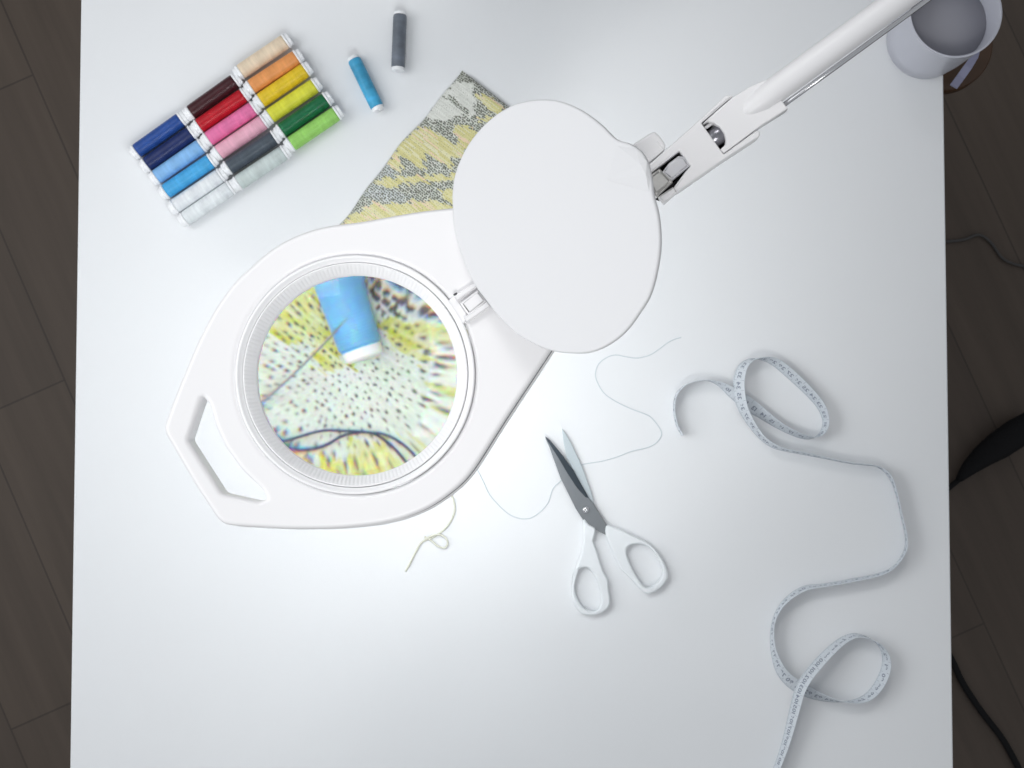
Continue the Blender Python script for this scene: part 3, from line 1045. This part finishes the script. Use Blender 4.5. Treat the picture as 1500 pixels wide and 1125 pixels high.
pc = P(780 + 283 / 3.627, 610 + 495 / 3.627, 0.0066)
pf = (pc, Vector((1, 0, 0)), Vector((0, 1, 0)), Vector((0, 0, 1)))
lathe('screw', [(0.0001, 0.0024), (0.0018, 0.0021), (0.0029, 0.0012), (0.0035, 0.0003), (0.0035, 0.0), (0.0001, 0.0)], pf, M['bright_steel'], sc, 32)

# ------------------------------------------------------------------ tape measure, a ribbon standing on its edge
TAPE = [  # px, py, lean of the top edge to the left of travel (mm), base height (mm)
    (999.7, 637.7, 0, 0.3), (991.6, 622.4, 0, .3), (987.5, 600.8, 0, .3), (989.8, 581, 0, .3), (1000.6, 566.6, 0, .3), (1016.8, 559, 0, .3), (1036.6, 557, 0, .3),
    (1054.6, 562.5, 3, .3), (1074.4, 575.6, 9, .3), (1096, 591, 12, .3), (1119.4, 608, 8, .3), (1142.8, 624.2, 5, .3), (1164.4, 635, 4, .3), (1182.4, 641, 3, .3),
    (1196.8, 640, 0, .3), (1206.7, 631, -2, .3), (1209.8, 615.2, -3, .3), (1203, 595.4, -5, .3), (1188.6, 577.4, -6, .3), (1168.8, 557.6, -7, .3), (1150.8, 541.4, -7, .3),
    (1135.6, 530.3, -6, .3), (1121.2, 525.8, -3, .5), (1103.2, 526, 2, 1), (1090, 535, 6, 3), (1084, 550.4, 8, 6), (1082.5, 568.4, 9, 9), (1086, 590, 8, 10),
    (1094.2, 609.8, 6, 7), (1106.8, 629.6, 4, 3), (1119.4, 644, 3, .6), (1135.6, 654.3, 3, .3), (1157.2, 660.5, 2, .3), (1186, 666, 2, .3), (1222, 673.7, 1, .3),
    (1245.9, 678.3, 1, .3), (1271, 681, 1, .3), (1287, 684, 0, .3), (1303, 697, 0, .3), (1313.5, 724, -2, .3), (1321, 756.7, -2, .3), (1327.5, 786, -2, .3), (1325.5, 808, -2, .3),
    (1311, 829, -2, .3), (1289.6, 841, 0, .3), (1245.9, 850.5, 1, .3), (1209, 857, 1, .3), (1180, 861.5, 2, .3), (1156, 875.5, 1, .3), (1139, 896, 0, .3), (1131.5, 921, 0, .3),
    (1133.5, 953.6, 3, .3), (1147, 986.5, 9, .3), (1172, 1008, 12, .3), (1204, 1022, 8, .3), (1238.6, 1028.5, 2, .3), (1270, 1022, -3, .3), (1291.5, 997, -5, .3), (1299, 968, -4, .3),
    (1287.6, 943.5, -1, .3), (1260.5, 931, 1, .3), (1238.6, 936, 3, 1), (1213, 957, 5, 6), (1185, 989, 6, 10), (1172, 1012, 6, 10), (1164, 1040, 6, 4), (1152, 1085, 4, .4), (1136, 1130, 2, .3), (1112, 1180, 2, .3)]


def make_tape():
    TW = 0.0145
    raw = []
    for x, y, ln_, zb in TAPE:
        p = P(x, y, 0.007 + zb / 1000)
        raw.append((p.x, p.y, ln_ / 1000, zb / 1000))
    pts = crom(raw, 10, closed=False)
    # even spacing along the length
    P2 = np.array(pts)
    seg = np.hypot(np.diff(P2[:, 0]), np.diff(P2[:, 1]))
    s_ = np.concatenate([[0], np.cumsum(seg)])
    n = int(s_[-1] / 0.0012)
    ss = np.linspace(0, s_[-1], n)
    Q = np.stack([np.interp(ss, s_, P2[:, i]) for i in range(4)], -1)
    for _ in range(3):
        Q[1:-1] = 0.25 * Q[:-2] + 0.5 * Q[1:-1] + 0.25 * Q[2:]
    T = np.gradient(Q[:, :2], axis=0)
    T /= np.linalg.norm(T, axis=1)[:, None]
    N = np.stack([-T[:, 1], T[:, 0]], -1)
    hgt = np.sqrt(np.maximum(TW ** 2 - Q[:, 2] ** 2, 1e-9))
    low = np.stack([Q[:, 0] - N[:, 0] * Q[:, 2] / 2, Q[:, 1] - N[:, 1] * Q[:, 2] / 2, Q[:, 3]], -1)
    top = np.stack([Q[:, 0] + N[:, 0] * Q[:, 2] / 2, Q[:, 1] + N[:, 1] * Q[:, 2] / 2, Q[:, 3] + hgt], -1)
    tv = (top - low) / TW
    T3 = np.concatenate([T, np.zeros((n, 1))], -1)
    fn = np.cross(tv, T3)                       # face normal
    fn /= np.linalg.norm(fn, axis=1)[:, None]
    th = 0.00022
    root = empty('tape_measure', tuple(Vector((Q[0, 0], Q[0, 1], 0))), 'white cloth tape measure snaking and looping over the right of the table', 'tape measure')
    verts, faces = [], []
    rowsn = 6
    for i in range(n):
        ring = []
        for k in range(rowsn + 1):
            w = TW * k / rowsn
            ring.append(low[i] + tv[i] * w + fn[i] * th)
        for k in range(rowsn, -1, -1):
            w = TW * k / rowsn
            ring.append(low[i] + tv[i] * w - fn[i] * th)
        verts += ring
    R = 2 * (rowsn + 1)
    for i in range(n - 1):
        for k in range(R):
            k2 = (k + 1) % R
            faces.append([i * R + k, i * R + k2, (i + 1) * R + k2, (i + 1) * R + k])
    faces.append(list(range(R)))
    faces.append([(n - 1) * R + k for k in range(R)][::-1])
    strip = sharp(mesh_obj('strip', verts, faces, M['tape'], root), 60)
    # printing: centimetre figures and tick marks on both faces
    glyph = {}
    for c in '0123456789':
        cu = bpy.data.curves.new('g', 'FONT')
        cu.body = c
        cu.size = 1.0
        cu.offset = 0.028
        ob = bpy.data.objects.new('g', cu)
        COL.objects.link(ob)
        dg = bpy.context.evaluated_depsgraph_get()
        me = bpy.data.meshes.new_from_object(ob.evaluated_get(dg))
        v = np.array([q.co[:2] for q in me.vertices])
        v[:, 0] -= v[:, 0].min()
        glyph[c] = (v, [list(p.vertices) for p in me.polygons], v[:, 0].max())
        bpy.data.objects.remove(ob); bpy.data.curves.remove(cu); bpy.data.meshes.remove(me)
    pv, pfc = [], []

    def at(sv, wv, side):
        f = min(max(sv / ss[-1] * (n - 1), 0), n - 1.001)
        i = int(f); t = f - i
        g = lambda a_: a_[i] * (1 - t) + a_[i + 1] * t
        return g(low) + g(tv) * wv + g(fn) * side * (th + 0.00008)

    def quad(s0, s1, w0, w1, side):
        b0 = len(pv)
        for a_, b_ in ((s0, w0), (s1, w0), (s1, w1), (s0, w1)):
            pv.append(at(a_, b_, side))
        pfc.append([b0, b0 + 1, b0 + 2, b0 + 3])

    total = ss[-1]
    cm = 1
    for side in (-1, 1):
        cm = 1
        while cm * 0.01 + 0.002 < total:
            s0 = cm * 0.01
            for mm in range(10):
                sx_ = s0 - 0.01 + mm * 0.001
                ln_ = 0.0045 if mm == 0 else (0.003 if mm == 5 else 0.0018)
                quad(sx_ - 0.00012, sx_ + 0.00012, 0.0003, ln_, side)
                if mm == 0: quad(sx_ - 0.00012, sx_ + 0.00012, TW - ln_, TW - 0.0003, side)
            txt = str(cm)
            size = 0.0068
            wsum = sum(glyph[c][2] for c in txt) * size + 0.0005 * (len(txt) - 1)
            ox = -wsum / 2
            for c in txt:
                v, fs, gw = glyph[c]
                b0 = len(pv)
                for q in v:
                    pv.append(at(s0 - 0.005 + side * (ox + q[0] * size), 0.0048 + q[1] * size, side))
                pfc.extend([[b0 + k for k in f] for f in fs])
                ox += gw * size + 0.0005
            cm += 1
    mesh_obj('printing', pv, pfc, M['print'], strip, smooth=False)


make_tape()

# ------------------------------------------------------------------ white pot at the far right corner, ribbon, stool
pot_c = P(1353, 62, 0)
pot = empty('pot', pot_c, 'white round pot standing on the far right corner of the table', 'pot')
pfm = (pot_c, Vector((1, 0, 0)), Vector((0, 1, 0)), Vector((0, 0, 1)))
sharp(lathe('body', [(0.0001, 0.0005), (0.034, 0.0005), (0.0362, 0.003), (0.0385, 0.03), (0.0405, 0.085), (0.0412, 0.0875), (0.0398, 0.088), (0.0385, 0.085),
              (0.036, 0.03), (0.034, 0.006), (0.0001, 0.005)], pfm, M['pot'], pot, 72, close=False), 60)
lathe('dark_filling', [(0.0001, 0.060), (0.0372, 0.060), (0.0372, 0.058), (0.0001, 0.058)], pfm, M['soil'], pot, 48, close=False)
rz_ = 0.0
rb = [P(1433, 66, -0.18), P(1427, 84, -0.20), P(1418, 98, -0.21), P(1408, 112, -0.215), P(1397, 127, -0.225)]
sv = []
for i, p in enumerate(rb):
    a = rb[max(i - 1, 0)]; b = rb[min(i + 1, len(rb) - 1)]
    t = (b - a); t.z = 0; t.normalize()
    nn = Vector((-t.y, t.x, 0)) * 0.0045
    sv += [p + nn, p - nn, p - nn - Vector((0, 0, 0.002)), p + nn - Vector((0, 0, 0.002))]
ff = []
for i in range(len(rb) - 1):
    for k in range(4):
        ff.append([i * 4 + k, i * 4 + (k + 1) % 4, (i + 1) * 4 + (k + 1) % 4, (i + 1) * 4 + k])
ff += [[0, 1, 2, 3], [len(sv) - 1, len(sv) - 2, len(sv) - 3, len(sv) - 4]]
o = mesh_obj('ribbon', sv, ff, M['ribbon'], smooth=False)
tag(o, 'narrow lavender strip on the brown stool beside the white pot', 'ribbon')
stc = P(1385, 62, -0.24)
st = empty('stool', (stc.x, stc.y, FZ), 'dark brown wooden stool tucked beside the table behind the white pot', 'stool')
lathe('seat', [(0.0001, 0), (0.052, 0), (0.055, -0.003), (0.055, -0.02), (0.052, -0.023), (0.0001, -0.023)], (stc, pfm[1], pfm[2], pfm[3]), M['stool'], st, 48, close=False)
for k in range(3):
    a = 2 * math.pi * k / 3 + 0.4
    q = stc + Vector((math.cos(a) * 0.03, math.sin(a) * 0.03, -0.022))
    e_ = Vector((stc.x + math.cos(a) * 0.06, stc.y + math.sin(a) * 0.06, FZ))
    tube('leg', [q, e_], 0.009, M['stool'], st, 12)

# ------------------------------------------------------------------ things on the floor at the right
def fp(x, y, z=0.004): return P(x, y, FZ + z)
plug = empty('cable_connector', fp(1450, 660, 0), 'thick black tapered plug with its cable on the dark floor', 'plug')
pl = [fp(1404, 703, .012), fp(1410, 696, .014), fp(1420, 685, .02), fp(1440, 668, .024), fp(1462, 653, .026), (fp(1490, 634, .026)), fp(1512, 620, .022), fp(1516, 617, .02)]
tube('body', pl, 0.02, M['black'], plug, 24, rads=[0.005, 0.008, 0.012, 0.017, 0.021, 0.022, 0.020, 0.012])
tube('cable', [fp(1412, 694, .012), fp(1403, 704, .008), fp(1392, 713, .006), fp(1370, 730, .005), fp(1330, 770, .005)], 0.0042, M['black'], plug, 12)
o = tube('black_cable', path([(1340, 880), (1370, 925), (1394, 966), (1410, 1000), (1436, 1040), (1470, 1085), (1500, 1140)], FZ + 0.005), 0.0048, M['black'], None, 12)
tag(o, 'black cable lying on the floor near the lower right table corner', 'cable')
o = tube('thin_cable', path([(1330, 358), (1385, 354), (1412, 351), (1434, 344), (1452, 356), (1468, 378), (1490, 388), (1520, 392)], FZ + 0.003), 0.0022, M['cable_grey'], None, 10)
tag(o, 'thin dark grey cable curving over the floor right of the table', 'cable')
